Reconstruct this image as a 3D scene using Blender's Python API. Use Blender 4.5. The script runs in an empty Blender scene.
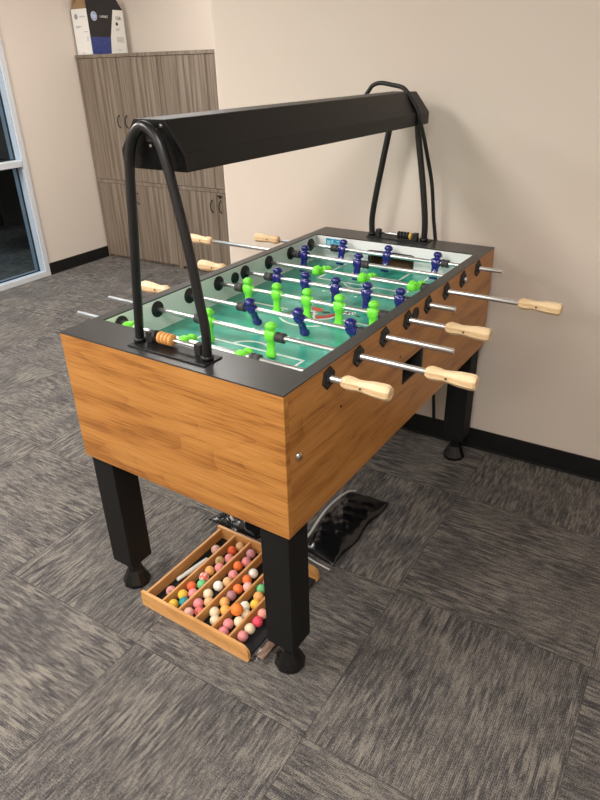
import bpy, bmesh, math, random
from mathutils import Vector, Matrix
random.seed(7)
S = bpy.context.scene
COL = S.collection
PI = math.pi
PHI = 0.0285                      # the room is turned a little against the table
W, L, H, B = 0.76, 1.4325, 0.942, 0.536

# ------------------------------------------------------------------ materials
def new_mat(name):
    m = bpy.data.materials.new(name); m.use_nodes = True
    nt = m.node_tree; return m, nt, nt.nodes['Principled BSDF']
def pm(name, col, rough=0.5, metal=0.0, bump=0.0, bscale=200, var=0.0, vscale=20, spec=0.5, coat=0.0, trans=0.0):
    m, nt, b = new_mat(name)
    b.inputs['Base Color'].default_value = (*col, 1)
    b.inputs['Roughness'].default_value = rough
    b.inputs['Metallic'].default_value = metal
    b.inputs['Specular IOR Level'].default_value = spec
    b.inputs['Coat Weight'].default_value = coat
    b.inputs['Coat Roughness'].default_value = 0.15
    b.inputs['Transmission Weight'].default_value = trans
    tc = nt.nodes.new('ShaderNodeTexCoord')
    if var:
        n = nt.nodes.new('ShaderNodeTexNoise'); n.inputs['Scale'].default_value = vscale; n.inputs['Detail'].default_value = 4
        nt.links.new(tc.outputs['Object'], n.inputs['Vector'])
        mx = nt.nodes.new('ShaderNodeMix'); mx.data_type = 'RGBA'
        mx.inputs[6].default_value = (*[c*(1-var) for c in col], 1)
        mx.inputs[7].default_value = (*[min(1, c*(1+var)) for c in col], 1)
        nt.links.new(n.outputs['Fac'], mx.inputs[0]); nt.links.new(mx.outputs[2], b.inputs['Base Color'])
    if bump:
        n = nt.nodes.new('ShaderNodeTexNoise'); n.inputs['Scale'].default_value = bscale; n.inputs['Detail'].default_value = 3
        nt.links.new(tc.outputs['Object'], n.inputs['Vector'])
        bp = nt.nodes.new('ShaderNodeBump'); bp.inputs['Strength'].default_value = bump; bp.inputs['Distance'].default_value = 0.002
        nt.links.new(n.outputs['Fac'], bp.inputs['Height']); nt.links.new(bp.outputs['Normal'], b.inputs['Normal'])
    return m
def math_node(nt, op, a, b=None, c=None):
    n = nt.nodes.new('ShaderNodeMath'); n.operation = op
    for i, v in enumerate((a, b, c)):
        if v is None: continue
        if isinstance(v, (int, float)): n.inputs[i].default_value = v
        else: nt.links.new(v, n.inputs[i])
    return n.outputs[0]
def ramp(nt, fac, stops, interp='LINEAR'):
    r = nt.nodes.new('ShaderNodeValToRGB'); r.color_ramp.interpolation = interp
    els = r.color_ramp.elements
    while len(els) < len(stops): els.new(0.5)
    for e, (p, c) in zip(els, stops): e.position = p; e.color = (*c, 1)
    nt.links.new(fac, r.inputs[0]); return r.outputs[0]
def noise(nt, vec, scale, detail=2, rough=0.5, dist=0.0):
    n = nt.nodes.new('ShaderNodeTexNoise')
    n.inputs['Scale'].default_value = scale; n.inputs['Detail'].default_value = detail
    n.inputs['Roughness'].default_value = rough; n.inputs['Distortion'].default_value = dist
    nt.links.new(vec, n.inputs['Vector']); return n.outputs['Fac']
def comb(nt, x, y, z=0.0):
    c = nt.nodes.new('ShaderNodeCombineXYZ')
    for i, v in enumerate((x, y, z)):
        if isinstance(v, (int, float)): c.inputs[i].default_value = v
        else: nt.links.new(v, c.inputs[i])
    return c.outputs[0]
def sep_obj(nt):
    tc = nt.nodes.new('ShaderNodeTexCoord'); s = nt.nodes.new('ShaderNodeSeparateXYZ')
    nt.links.new(tc.outputs['Object'], s.inputs[0]); return s.outputs[0], s.outputs[1], s.outputs[2]
def mixc(nt, fac, a, b, mode='MIX'):
    m = nt.nodes.new('ShaderNodeMix'); m.data_type = 'RGBA'; m.blend_type = mode
    for i, v in ((0, fac), (6, a), (7, b)):
        if isinstance(v, (int, float)): m.inputs[i].default_value = v
        elif isinstance(v, tuple): m.inputs[i].default_value = (*v, 1)
        else: nt.links.new(v, m.inputs[i])
    return m.outputs[2]

def wood(name, dark, mid, light, along='xy', across='z', rough=0.38, stretch=1.0, cath=0.5, fine=0.25, coat=0.0, alk=1.0):
    m, nt, b = new_mat(name)
    x, y, z = sep_obj(nt); ax = {'x': x, 'y': y, 'z': z}
    al = math_node(nt, 'ADD', x, y) if along == 'xy' else ax[along]
    ac = math_node(nt, 'ADD', x, y) if across == 'xy' else ax[across]
    v1 = comb(nt, math_node(nt, 'MULTIPLY', al, 1.3*stretch*alk), math_node(nt, 'MULTIPLY', ac, 13*stretch), 3.1)
    n1 = noise(nt, v1, 1.6, 5, 0.62, 0.5)
    v0 = comb(nt, math_node(nt, 'MULTIPLY', al, 1.0*stretch), math_node(nt, 'MULTIPLY', ac, 7.0*stretch), 8.7)
    n0 = noise(nt, v0, 1.0, 2, 0.4, 0.2)
    rings = math_node(nt, 'FRACT', math_node(nt, 'MULTIPLY', n0, 16.0))
    rings = math_node(nt, 'POWER', rings, 4.0)
    v2 = comb(nt, math_node(nt, 'MULTIPLY', al, 9*stretch*alk), math_node(nt, 'MULTIPLY', ac, 330*stretch), 1.0)
    n2 = noise(nt, v2, 1.0, 2)
    f = math_node(nt, 'SUBTRACT', n1, math_node(nt, 'MULTIPLY', rings, 0.13*cath))
    f = math_node(nt, 'ADD', f, math_node(nt, 'MULTIPLY', math_node(nt, 'SUBTRACT', n2, 0.5), fine))
    c = ramp(nt, f, [(0.30, dark), (0.47, mid), (0.68, light)])
    nt.links.new(c, b.inputs['Base Color']); b.inputs['Roughness'].default_value = rough
    b.inputs['Coat Weight'].default_value = coat
    return m

M = {}
M['oak'] = wood('oak_laminate', (.28, .100, .018), (.45, .188, .040), (.54, .245, .060), rough=.36, cath=.7, fine=.6, stretch=.8)
M['grey_wood'] = wood('grey_oak_laminate', (.085, .06, .042), (.185, .14, .103), (.29, .235, .18), along='z', across='xy', rough=.5, stretch=1.7, cath=.0, fine=.45, alk=.22)
M['tray_wood'] = wood('tray_pine', (.55, .25, .075), (.66, .33, .11), (.74, .41, .155), along='xy', across='z', rough=.4, stretch=1.5, cath=.6)
M['handle_wood'] = wood('handle_maple', (.66, .44, .22), (.78, .57, .33), (.85, .66, .42), along='x', across='z', rough=.42, stretch=3, cath=.4)
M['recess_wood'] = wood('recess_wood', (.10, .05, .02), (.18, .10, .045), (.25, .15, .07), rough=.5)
M['black_lam'] = pm('black_laminate', (.036, .036, .036), .30, bump=.06, bscale=900, spec=.5)
M['black_metal'] = pm('black_powder_coat', (.008, .008, .008), .42, bump=.05, bscale=1500, spec=.3)
M['black_tube'] = pm('black_tube', (.008, .008, .009), .33)
M['leg'] = pm('black_textured_leg', (.007, .007, .007), .65, bump=.4, bscale=500, spec=.25)
M['foot'] = pm('black_plastic_foot', (.006, .006, .006), .16)
M['black_rubber'] = pm('black_rubber', (.012, .012, .012), .55)
M['bumper'] = pm('grey_rubber', (.045, .042, .042), .6)
M['chrome'] = pm('chrome', (.82, .82, .82), .33, metal=1.0)
M['steel'] = pm('dull_steel', (.55, .54, .52), .3, metal=1.0)
M['green'] = pm('lime_plastic', (.20, .82, .055), .3)
M['blue'] = pm('navy_plastic', (.012, .012, .17), .2, spec=.7)
M['white_lam'] = pm('white_laminate', (.90, .94, .90), .3)
M['white_end'] = pm('white_end_laminate', (.90, .90, .89), .3)
M['wall'] = pm('wall_paint', (.70, .615, .535), .75, bump=.12, bscale=260)
M['wall_left'] = pm('wall_paint_left', (.70, .615, .535), .75, bump=.12, bscale=260)
M['base'] = pm('black_vinyl_base', (.006, .006, .006), .42)
M['ceil'] = pm('ceiling_tile', (.75, .74, .71), .9, bump=.4, bscale=180)
M['alu'] = pm('satin_aluminium', (.62, .64, .67), .42, metal=.0, spec=.6)
M['alu_in'] = pm('blue_lit_aluminium', (.40, .47, .56), .42)  # bluish light from beyond the glass is put into the jamb colour
M['gasket'] = pm('black_gasket', (.01, .014, .02), .5)
M['white'] = pm('white_paint', (.82, .80, .76), .45)
M['field_white'] = pm('print_white', (.80, .86, .80), .22)
M['print_red'] = pm('print_red', (.70, .06, .05), .22)
M['print_black'] = pm('print_black', (.02, .03, .03), .22)
M['dark_patch'] = pm('dark_green', (.035, .14, .11), .22)
M['orange_bead'] = pm('orange_wood_bead', (.70, .34, .10), .4)
M['yellow_bead'] = pm('yellow_bead', (.75, .50, .10), .35)
M['vinyl'] = pm('black_vinyl', (.005, .005, .006), .24, bump=.25, bscale=9, spec=.6)
M['card_white'] = pm('carton_white', (.84, .82, .78), .45)
M['card_black'] = pm('carton_black', (.014, .012, .014), .35)
M['card_brown'] = pm('carton_brown', (.34, .215, .11), .8)
M['card_blue'] = pm('carton_blue_print', (.03, .05, .22), .35, var=.75, vscale=55)
M['logo_blue'] = pm('logo_blue', (.30, .42, .72), .4)
M['ink_grey'] = pm('ink_grey', (.33, .33, .35), .5)
M['sticker_blue'] = pm('sticker_blue', (.03, .30, .52), .3)
M['sticker_light'] = pm('sticker_light', (.30, .62, .78), .3)
M['felt'] = pm('black_felt', (.010, .010, .011), .9, bump=.5, bscale=600)
M['grey_board'] = pm('grey_board', (.10, .10, .10), .7)
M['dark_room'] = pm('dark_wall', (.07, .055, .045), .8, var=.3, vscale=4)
M['dark_desk'] = pm('dark_desk', (.02, .018, .02), .5)
M['device'] = pm('grey_device', (.28, .31, .35), .5)

def field_mat():
    m, nt, b = new_mat('playfield_green')
    x, y, z = sep_obj(nt)
    n = noise(nt, comb(nt, x, y), 2.2, 2)
    c = ramp(nt, n, [(.3, (.045, .335, .245)), (.7, (.075, .43, .325))])
    nt.links.new(c, b.inputs['Base Color']); b.inputs['Roughness'].default_value = .2
    return m
M['field'] = field_mat()

def glass_mat(name, tint, gl=0.10, rough=0.02, alpha_col=None):
    m = bpy.data.materials.new(name); m.use_nodes = True; nt = m.node_tree; nt.nodes.clear()
    o = nt.nodes.new('ShaderNodeOutputMaterial'); t = nt.nodes.new('ShaderNodeBsdfTransparent'); g = nt.nodes.new('ShaderNodeBsdfGlossy')
    t.inputs[0].default_value = (*tint, 1); g.inputs['Roughness'].default_value = rough
    mx = nt.nodes.new('ShaderNodeMixShader'); fr = nt.nodes.new('ShaderNodeLayerWeight'); fr.inputs[0].default_value = gl
    nt.links.new(fr.outputs['Fresnel'], mx.inputs[0]); nt.links.new(t.outputs[0], mx.inputs[1]); nt.links.new(g.outputs[0], mx.inputs[2])
    nt.links.new(mx.outputs[0], o.inputs[0]); return m
M['glass'] = glass_mat('window_glass', (.86, .92, .94), .12)
M['clear'] = glass_mat('clear_plastic', (.90, .90, .90), .30, .2)
M['tint_plastic'] = pm('pinkish_paper', (.40, .25, .18), .45)

def carpet_mat():
    m, nt, b = new_mat('carpet_tiles')
    x, y, z = sep_obj(nt)
    P = 0.6137
    u = math_node(nt, 'DIVIDE', math_node(nt, 'SUBTRACT', x, 0.249), P)
    v = math_node(nt, 'DIVIDE', math_node(nt, 'SUBTRACT', y, -0.149), P)
    iu = math_node(nt, 'FLOOR', u); iv = math_node(nt, 'FLOOR', v)
    fu = math_node(nt, 'FRACT', u); fv = math_node(nt, 'FRACT', v)
    par = math_node(nt, 'MULTIPLY', math_node(nt, 'FRACT', math_node(nt, 'MULTIPLY', math_node(nt, 'ADD', math_node(nt, 'ADD', iu, iv), 100.0), 0.5)), 2.0)   # 0 even, 1 odd
    inv = math_node(nt, 'SUBTRACT', 1.0, par)
    ac = math_node(nt, 'ADD', math_node(nt, 'MULTIPLY', x, par), math_node(nt, 'MULTIPLY', y, inv))   # across the rows
    al = math_node(nt, 'ADD', math_node(nt, 'MULTIPLY', y, par), math_node(nt, 'MULTIPLY', x, inv))   # along the rows
    seed = math_node(nt, 'ADD', math_node(nt, 'MULTIPLY', iu, 3.7), math_node(nt, 'MULTIPLY', iv, 9.1))
    def st(fa, fl, detail=2, rough=.5, dist=0.0, off=0.0):
        return noise(nt, comb(nt, math_node(nt, 'MULTIPLY', ac, fa), math_node(nt, 'MULTIPLY', al, fl), math_node(nt, 'ADD', seed, off)), 1.0, detail, rough, dist)
    row = math_node(nt, 'SINE', math_node(nt, 'MULTIPLY', ac, 2*PI/0.0052))
    weave = math_node(nt, 'SINE', math_node(nt, 'MULTIPLY', al, 2*PI/0.0070))
    tuft = noise(nt, comb(nt, x, y), 240, 1)
    r1 = math_node(nt, 'FLOOR', math_node(nt, 'DIVIDE', ac, .0052)); r2 = math_node(nt, 'FLOOR', math_node(nt, 'DIVIDE', ac, .0078))
    def rown(r, k, fl, detail, off):
        return noise(nt, comb(nt, math_node(nt, 'MULTIPLY', r, k), math_node(nt, 'MULTIPLY', al, fl), math_node(nt, 'ADD', seed, off)), 1.0, detail, .6)
    d1 = rown(r1, 13.37, 20, 2, 0); d2 = rown(r2, 7.71, 10, 1, 5)
    patch = st(4.0, 5.5, 2, .5, .3, 11.0); mask = st(5, 7, 1, .5, .4, 23.0)
    mask = math_node(nt, 'MULTIPLY', math_node(nt, 'SUBTRACT', mask, .36), 4.0); mask = math_node(nt, 'MINIMUM', math_node(nt, 'MAXIMUM', mask, .12), 1.0)
    def crisp(n, k): return math_node(nt, 'MINIMUM', math_node(nt, 'MAXIMUM', math_node(nt, 'ADD', math_node(nt, 'MULTIPLY', math_node(nt, 'SUBTRACT', n, .5), k), .5), 0.0), 1.0)
    d1 = crisp(d1, 3.5); d2 = crisp(d2, 5.0)
    def term(f, n, k): return math_node(nt, 'ADD', f, math_node(nt, 'MULTIPLY', math_node(nt, 'SUBTRACT', n, .5), k))
    f = math_node(nt, 'ADD', .5, math_node(nt, 'MULTIPLY', math_node(nt, 'MULTIPLY', math_node(nt, 'SUBTRACT', d2, .5), .50), mask))
    f = term(f, d1, .42); f = term(f, patch, .65); f = term(f, tuft, 1.3)
    f = math_node(nt, 'ADD', f, math_node(nt, 'MULTIPLY', row, .14)); f = math_node(nt, 'ADD', f, math_node(nt, 'MULTIPLY', weave, .04))
    c = ramp(nt, f, [(.10, (.050, .046, .048)), (.36, (.088, .080, .078)), (.62, (.142, .128, .115)), (.92, (.235, .210, .180))])
    # seams between the tiles
    eu = math_node(nt, 'MINIMUM', fu, math_node(nt, 'SUBTRACT', 1.0, fu)); ev = math_node(nt, 'MINIMUM', fv, math_node(nt, 'SUBTRACT', 1.0, fv))
    e = math_node(nt, 'LESS_THAN', math_node(nt, 'MINIMUM', eu, ev), 0.0028)
    c = mixc(nt, math_node(nt, 'MULTIPLY', e, .5), c, (.03, .028, .028))
    nt.links.new(c, b.inputs['Base Color']); b.inputs['Roughness'].default_value = .95
    b.inputs['Specular IOR Level'].default_value = .15
    bp = nt.nodes.new('ShaderNodeBump'); bp.inputs['Strength'].default_value = .35; bp.inputs['Distance'].default_value = .003
    nt.links.new(math_node(nt, 'ADD', tuft, math_node(nt, 'MULTIPLY', row, .3)), bp.inputs['Height']); nt.links.new(bp.outputs['Normal'], b.inputs['Normal'])
    return m
M['carpet'] = carpet_mat()

# ------------------------------------------------------------------ mesh helpers
class MB:
    def __init__(s): s.bm = bmesh.new()
    def box(s, x0, x1, y0, y1, z0, z1, bev=0.0, seg=2):
        r = bmesh.ops.create_cube(s.bm, size=1.0)
        vs = r['verts']
        for v in vs: v.co = Vector(((x0+x1)/2+v.co.x*(x1-x0), (y0+y1)/2+v.co.y*(y1-y0), (z0+z1)/2+v.co.z*(z1-z0)))
        if bev:
            es = list({e for v in vs for e in v.link_edges})
            bmesh.ops.bevel(s.bm, geom=es, offset=bev, segments=seg, affect='EDGES', profile=.5)
        return s
    def rings(s, rings, cap=True, smooth=True):
        rows = [[s.bm.verts.new(p) for p in r] for r in rings]
        n = len(rows[0])
        for a, b in zip(rows, rows[1:]):
            for i in range(n):
                f = s.bm.faces.new((a[i], a[(i+1) % n], b[(i+1) % n], b[i])); f.smooth = smooth
        if cap:
            s.bm.faces.new(rows[0][::-1]); s.bm.faces.new(rows[-1])
        return s
    def lathe(s, axis, base, prof, seg=24, smooth=True, rot=0.0):
        # prof: list of (distance along axis, radius)
        ax = Vector(axis).normalized(); u = ax.orthogonal().normalized(); w = ax.cross(u); b = Vector(base)
        rr = []
        for d, r in prof:
            r = max(r, 1e-5)
            rr.append([b+ax*d+(u*math.cos(rot+2*PI*i/seg)+w*math.sin(rot+2*PI*i/seg))*r for i in range(seg)])
        return s.rings(rr, True, smooth)
    def tube(s, pts, r, seg=12, smooth=True):
        pts = [Vector(p) for p in pts]; rr = []
        t0 = (pts[1]-pts[0]).normalized(); u = t0.orthogonal().normalized()
        for i, p in enumerate(pts):
            t = (pts[min(i+1, len(pts)-1)]-pts[max(i-1, 0)]).normalized()
            u = (u-t*u.dot(t)).normalized(); w = t.cross(u)
            ri = r[i] if isinstance(r, (list, tuple)) else r
            rr.append([p+(u*math.cos(2*PI*k/seg)+w*math.sin(2*PI*k/seg))*ri for k in range(seg)])
        return s.rings(rr, True, smooth)
    def sphere(s, c, r, sc=(1, 1, 1), u=16, v=10):
        g = bmesh.ops.create_uvsphere(s.bm, u_segments=u, v_segments=v, radius=r)
        for q in g['verts']: q.co = Vector((c[0]+q.co.x*sc[0], c[1]+q.co.y*sc[1], c[2]+q.co.z*sc[2]))
        for q in g['verts']:
            for f in q.link_faces: f.smooth = True
        return s
    def poly(s, pts, z0, z1):
        # extruded polygon in xy
        a = [s.bm.verts.new((p[0], p[1], z0)) for p in pts]; b = [s.bm.verts.new((p[0], p[1], z1)) for p in pts]
        n = len(pts)
        s.bm.faces.new(a[::-1]); s.bm.faces.new(b)
        for i in range(n): s.bm.faces.new((a[i], a[(i+1) % n], b[(i+1) % n], b[i]))
        return s
    def extr(s, pts, d):
        # polygon of 3-D points extruded by vector d
        d = Vector(d); a = [s.bm.verts.new(p) for p in pts]; b = [s.bm.verts.new(Vector(p)+d) for p in pts]
        n = len(pts); s.bm.faces.new(a[::-1]); s.bm.faces.new(b)
        for i in range(n): s.bm.faces.new((a[i], a[(i+1) % n], b[(i+1) % n], b[i]))
        return s

def spline(pts, n=8):
    P = [Vector(p) for p in pts]; P = [P[0]*2-P[1]]+P+[P[-1]*2-P[-2]]; out = []
    for i in range(1, len(P)-2):
        for k in range(n):
            t = k/n; a, b, c, d = P[i-1], P[i], P[i+1], P[i+2]
            out.append(.5*((2*b)+(c-a)*t+(2*a-5*b+4*c-d)*t*t+(3*b-a-3*c+d)*t**3))
    out.append(P[-2]); return out

def Rz(v, a):
    v = Vector(v); return Vector((v.x*math.cos(a)-v.y*math.sin(a), v.x*math.sin(a)+v.y*math.cos(a), v.z))

class Frame:
    """an object's local frame: coordinates given in table or room axes"""
    pass
def tag(o, label, cat, group=None, kind=None):
    if label: o['label'] = label
    if cat: o['category'] = cat
    if group: o['group'] = group
    if kind: o['kind'] = kind
    return o
def thing(name, base, label, cat, group=None, room=False):
    o = bpy.data.objects.new(name, None); COL.objects.link(o); o.empty_display_size = .05
    o.location = Rz(base, PHI) if room else Vector(base)
    if room: o.rotation_euler = (0, 0, PHI)
    o['_b'] = list(base); tag(o, label, cat, group); return o
ORG = {}
def build(name, mb, mat, parent=None, origin=None, label=None, room=False, recenter=True):
    """mb's vertices are in table coordinates (room coordinates with room=True, or under a room thing);
    the object's origin goes to the middle of the vertices"""
    bm = mb.bm if isinstance(mb, MB) else mb
    bmesh.ops.recalc_face_normals(bm, faces=bm.faces)
    if origin is None:
        mn = [min(v.co[i] for v in bm.verts) for i in range(3)]; mx = [max(v.co[i] for v in bm.verts) for i in range(3)]
        origin = Vector([(a+b)/2 for a, b in zip(mn, mx)]) if recenter else Vector((0, 0, 0))
    origin = Vector(origin)
    for v in bm.verts: v.co -= origin
    me = bpy.data.meshes.new(name); bm.to_mesh(me); bm.free()
    o = bpy.data.objects.new(name, me); COL.objects.link(o); me.materials.append(mat)
    ORG[o.name] = origin
    if parent is not None:
        o.parent = parent
        po = ORG[parent.name] if parent.name in ORG else Vector(parent['_b'])
        o.location = origin-po
    else:
        o.location = Rz(origin, PHI) if room else origin
        if room: o.rotation_euler = (0, 0, PHI)
    if label: o['label'] = label
    return o
def struct(name, mb, mat, **k):
    o = build(name, mb, mat, room=True, **k); o['kind'] = 'structure'; return o

# ------------------------------------------------------------------ the room (room axes u, v)
LW, DW, CAB, CEIL = -3.291, 1.470, 3.077, 2.75
UR, VF, VB = 3.6, -5.0, 3.56
struct('floor', MB().box(-7.2, UR+.1, VF-.1, VB+.1, -.06, 0), M['carpet'], recenter=False)
struct('ceiling', MB().box(-7.2, UR+.1, VF-.1, VB+.1, CEIL, CEIL+.06), M['ceil'])
# wall behind the table with its rounded outside corner
mb = MB()
mb.box(-.53, UR, DW, DW+.12, 0, CEIL)
R_ = .02
struct('wall_back', mb, M['wall'])
mb = MB(); mb.box(-.55, -.43, DW+R_, VB, 0, CEIL)
arc = [(-.53-R_*math.sin(a), DW+R_-R_*math.cos(a)) for a in [i*PI/2/8 for i in range(9)]]
mb.poly([(-.528, DW+.03)]+[(-.528, DW)]+arc[1:]+[(-.55, DW+.03)], 0, CEIL)
struct('wall_return', mb, M['wall'])
struct('wall_alcove', MB().box(LW-.13, -.43, VB, VB+.1, 0, CEIL), M['wall'])
struct('wall_right', MB().box(UR, UR+.1, VF, DW+.12, 0, CEIL), M['wall'])
struct('wall_front', MB().box(-7.2, UR+.1, VF-.1, VF, 0, CEIL), M['wall'])
# left wall with the glazed opening
WV0, WV1, WZ1 = -.6, 2.372, 2.30
mb = MB()
mb.box(LW-.13, LW, WV1, VB, 0, CEIL); mb.box(LW-.13, LW, VF, WV0, 0, CEIL); mb.box(LW-.13, LW, WV0, WV1, WZ1, CEIL)
struct('wall_left', mb, M['wall_left'])
# far office behind the glazing
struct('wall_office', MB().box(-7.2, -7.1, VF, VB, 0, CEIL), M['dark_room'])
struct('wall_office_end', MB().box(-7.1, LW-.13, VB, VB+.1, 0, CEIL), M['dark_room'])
# baseboards with a small cove toe
def base(name, pts):
    (x0, y0, x1, y1) = pts
    mb = MB().box(x0, x1, y0, y1, 0, .1, .0015)
    return mb
mb = MB().box(-.55, UR, DW-.006, DW, 0, .1, .001); mb.box(-.55, UR, DW-.011, DW-.006, 0, .009, .002)
struct('baseboard_back', mb, M['base'])
mb = MB().box(LW, LW+.006, WV1+.035, VB, 0, .1, .001); mb.box(LW+.006, LW+.011, WV1+.035, VB, 0, .009, .002)
struct('baseboard_left', mb, M['base'])
struct('baseboard_alcove', MB().box(-1.4, -.56, VB-.006, VB, 0, .1, .001), M['base'])
struct('baseboard_return', MB().box(-.556, -.55, DW+.02, VB-.01, 0, .1, .001), M['base'])

# glazing: frame with the pane in its middle
win = bpy.data.objects.new('window_1', None); COL.objects.link(win); win['kind'] = 'structure'
win.rotation_euler = (0, 0, PHI); win.location = Rz((LW, WV1, 0), PHI); win['_b'] = [LW, WV1, 0]
g = LW-.065
def frame_rect(mb, v0, v1, z0, z1, w, x0, x1):
    mb.box(x0, x1, v0, v0+w, z0, z1, .002); mb.box(x0, x1, v1-w, v1, z0, z1, .002)
    mb.box(x0, x1, v0+w, v1-w, z0, z0+w, .002); mb.box(x0, x1, v0+w, v1-w, z1-w, z1, .002)
mb = MB(); frame_rect(mb, WV0, WV1+.03, 0.0, WZ1+.03, .045, LW-.002, LW+.012)
mb.box(LW-.125, LW+.014, WV0+.04, WV1-.02, .905, .953, .003)
build('window_frame', mb, M['alu'], win)
mb = MB(); frame_rect(mb, WV0, WV1, 0.0, WZ1, .022, LW-.128, LW-.002)
mb.box(LW-.128, LW-.002, WV0+.02, WV1-.02, 0, .04)
build('window_jamb', mb, M['alu_in'], win)
mb = MB(); frame_rect(mb, WV0+.02, WV1-.02, .04, .905, .008, g-.008, g+.008); frame_rect(mb, WV0+.02, WV1-.02, .953, WZ1-.02, .008, g-.008, g+.008)
build('window_gasket', mb, M['gasket'], win)
build('window_pane', MB().box(g-.003, g+.003, WV0+.025, WV1-.025, .045, .902), M['glass'], win)
build('window_pane', MB().box(g-.003, g+.003, WV0+.025, WV1-.025, .956, WZ1-.025), M['glass'], win)

# furniture seen through the glass
t = thing('office_desk', (-5.0, 2.9, 0), 'dark office desk behind the glass of the left wall', 'desk', room=True)
build('desk_top', MB().box(-5.5, -4.5, 2.3, 3.5, .71, .745, .004), M['dark_desk'], t)
for (a, b_) in ((-5.46, 2.34), (-4.54, 2.34), (-5.46, 3.46), (-4.54, 3.46)):
    build('desk_leg', MB().box(a-.025, a+.025, b_-.025, b_+.025, 0, .71), M['dark_desk'], t)
t = thing('desk_printer', (-5.0, 2.7, .745), 'grey printer on the office desk seen through the upper glass pane', 'printer', room=True)
build('printer_body', MB().box(-5.2, -4.75, 2.42, 2.9, .746, 1.0, .02), M['device'], t)
build('printer_lid', MB().box(-5.18, -4.77, 2.44, 2.88, 1.0, 1.05, .015), M['device'], t)
build('output_tray', MB().box(-4.75, -4.62, 2.5, 2.8, .80, .815, .004), M['dark_desk'], t)

# ceiling troffers (out of the frame, they light the room)
def troffer(u, v, power, label, du=.6, dv=1.2, size=None, col=(1, .975, .935)):
    t = thing('ceiling_light', (u, v, CEIL-.03), label, 'ceiling light', 'recessed ceiling lights', room=True)
    mb = MB(); z0 = CEIL-.03
    mb.box(u-du/2-.02, u-du/2, v-dv/2-.02, v+dv/2+.02, z0, CEIL); mb.box(u+du/2, u+du/2+.02, v-dv/2-.02, v+dv/2+.02, z0, CEIL)
    mb.box(u-du/2, u+du/2, v-dv/2-.02, v-dv/2, z0, CEIL); mb.box(u-du/2, u+du/2, v+dv/2, v+dv/2+.02, z0, CEIL)
    build('light_frame', mb, M['white'], t)
    m, nt, b = new_mat('diffuser'); b.inputs['Emission Color'].default_value = (*col, 1); b.inputs['Emission Strength'].default_value = power/(4*du*dv)/3.14159*4*.25
    b.inputs['Base Color'].default_value = (.8, .8, .8, 1)
    build('light_diffuser', MB().box(u-du/2, u+du/2, v-dv/2, v+dv/2, CEIL-.012, CEIL-.002), m, t)
    ld = bpy.data.lights.new('troffer_lamp', 'AREA'); ld.shape = 'RECTANGLE'; ld.size = du; ld.size_y = dv; ld.energy = power; ld.color = col
    lo = bpy.data.objects.new('troffer_lamp', ld); COL.objects.link(lo)
    lo.location = Rz((u, v, CEIL-.035), PHI); lo.rotation_euler = (0, 0, PHI)
#LIGHTS
troffer(-1.0, -1.3, 56, 'ceiling light panel nearest the table')
troffer(-1.0, -3.7, 62, 'ceiling light panel by the front wall')
troffer(1.5, -3.7, 45, 'ceiling light panel at the right of the front wall')
troffer(1.5, -1.3, 32, 'ceiling light panel over the camera side of the room')
troffer(-2.6, .2, 66, 'ceiling light panel along the glazed wall')
troffer(-1.6, 2.4, 24, 'ceiling light panel in the alcove')
troffer(-5.3, 1.0, 40, 'added ceiling light panel to brighten the office behind the glass', col=(.75, .88, 1))  # unseen panel, added to brighten the office
#ENDLIGHTS

# ------------------------------------------------------------------ storage cabinets in the alcove
def handle_arc(mb, u, z, r=.055, v=CAB):
    mb.tube([(u+.012*math.sin(0), v-.002, z+.048), (u+.0, v-.022, z+.036), (u, v-.030, z+.015), (u, v-.031, z), (u, v-.030, z-.015), (u, v-.022, z-.036), (u, v-.002, z-.048)], .0045, 8)
def cabinet(u0, u1, label, grp, seam_lock):
    t = thing('storage_cabinet', ((u0+u1)/2, CAB+.24, 0), label, 'cabinet', grp, room=True)
    w = .018
    mb = MB()
    mb.box(u0, u0+w, CAB+.004, VB-.02, .0, 1.664); mb.box(u1-w-.006, u1, CAB+.004, VB-.02, .0, 1.664)
    mb.box(u0+w, u1-w, VB-.03, VB-.02, .0, 1.664); mb.box(u0+w, u1-w, CAB+.02, VB-.03, .03, .05)
    mb.box(u0+w, u1-w, CAB+.03, VB-.03, 0, .03)
    mb.box(u0+w, u1-w, CAB+.02, VB-.03, .69, .715)
    build('carcass', mb, M['grey_wood'], t)
    build('cabinet_top', MB().box(u0-.0, u1+.0, CAB-.003, VB-.02, 1.664, 1.689, .001), M['grey_wood'], t)
    build('cabinet_rail', MB().box(u0+.002, u1-.002, CAB+.001, CAB+.02, .684, .713), M['grey_wood'], t)
    c = (u0+u1)/2
    for (a, b_, s) in ((u0+.012, c-.0015, 1), (c+.0015, u1-.026, -1)):
        for (z0, z1, hz) in ((.028, .681, .575), (.716, 1.661, 1.19)):
            d = build('door', MB().box(a, b_, CAB, CAB+.019, z0, z1, .001), M['grey_wood'], t)
            hu = (b_-.042) if s > 0 else (a+.042)
            hm = MB(); handle_arc(hm, hu, hz); build('door_handle', hm, M['black_tube'], d)
            if seam_lock and s < 0 and z0 < .1:
                build('door_lock', MB().lathe((0, -1, 0), (hu-.005, CAB, .652), [(0, .011), (.006, .011), (.006, .007), (.012, .007)], 16).box(hu-.02, hu+.02, CAB-.02, CAB-.012, .655, .668, .002), M['black_rubber'], d)
    return t
cabinet(LW+.010, -2.3665, 'grey-brown wood storage cabinet against the left wall, under the toner carton', 'wood grain cabinets in the alcove', False)
cabinet(-2.3655, -1.452, 'grey-brown wood storage cabinet partly hidden by the wall corner, with a lock', 'wood grain cabinets in the alcove', True)

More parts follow.
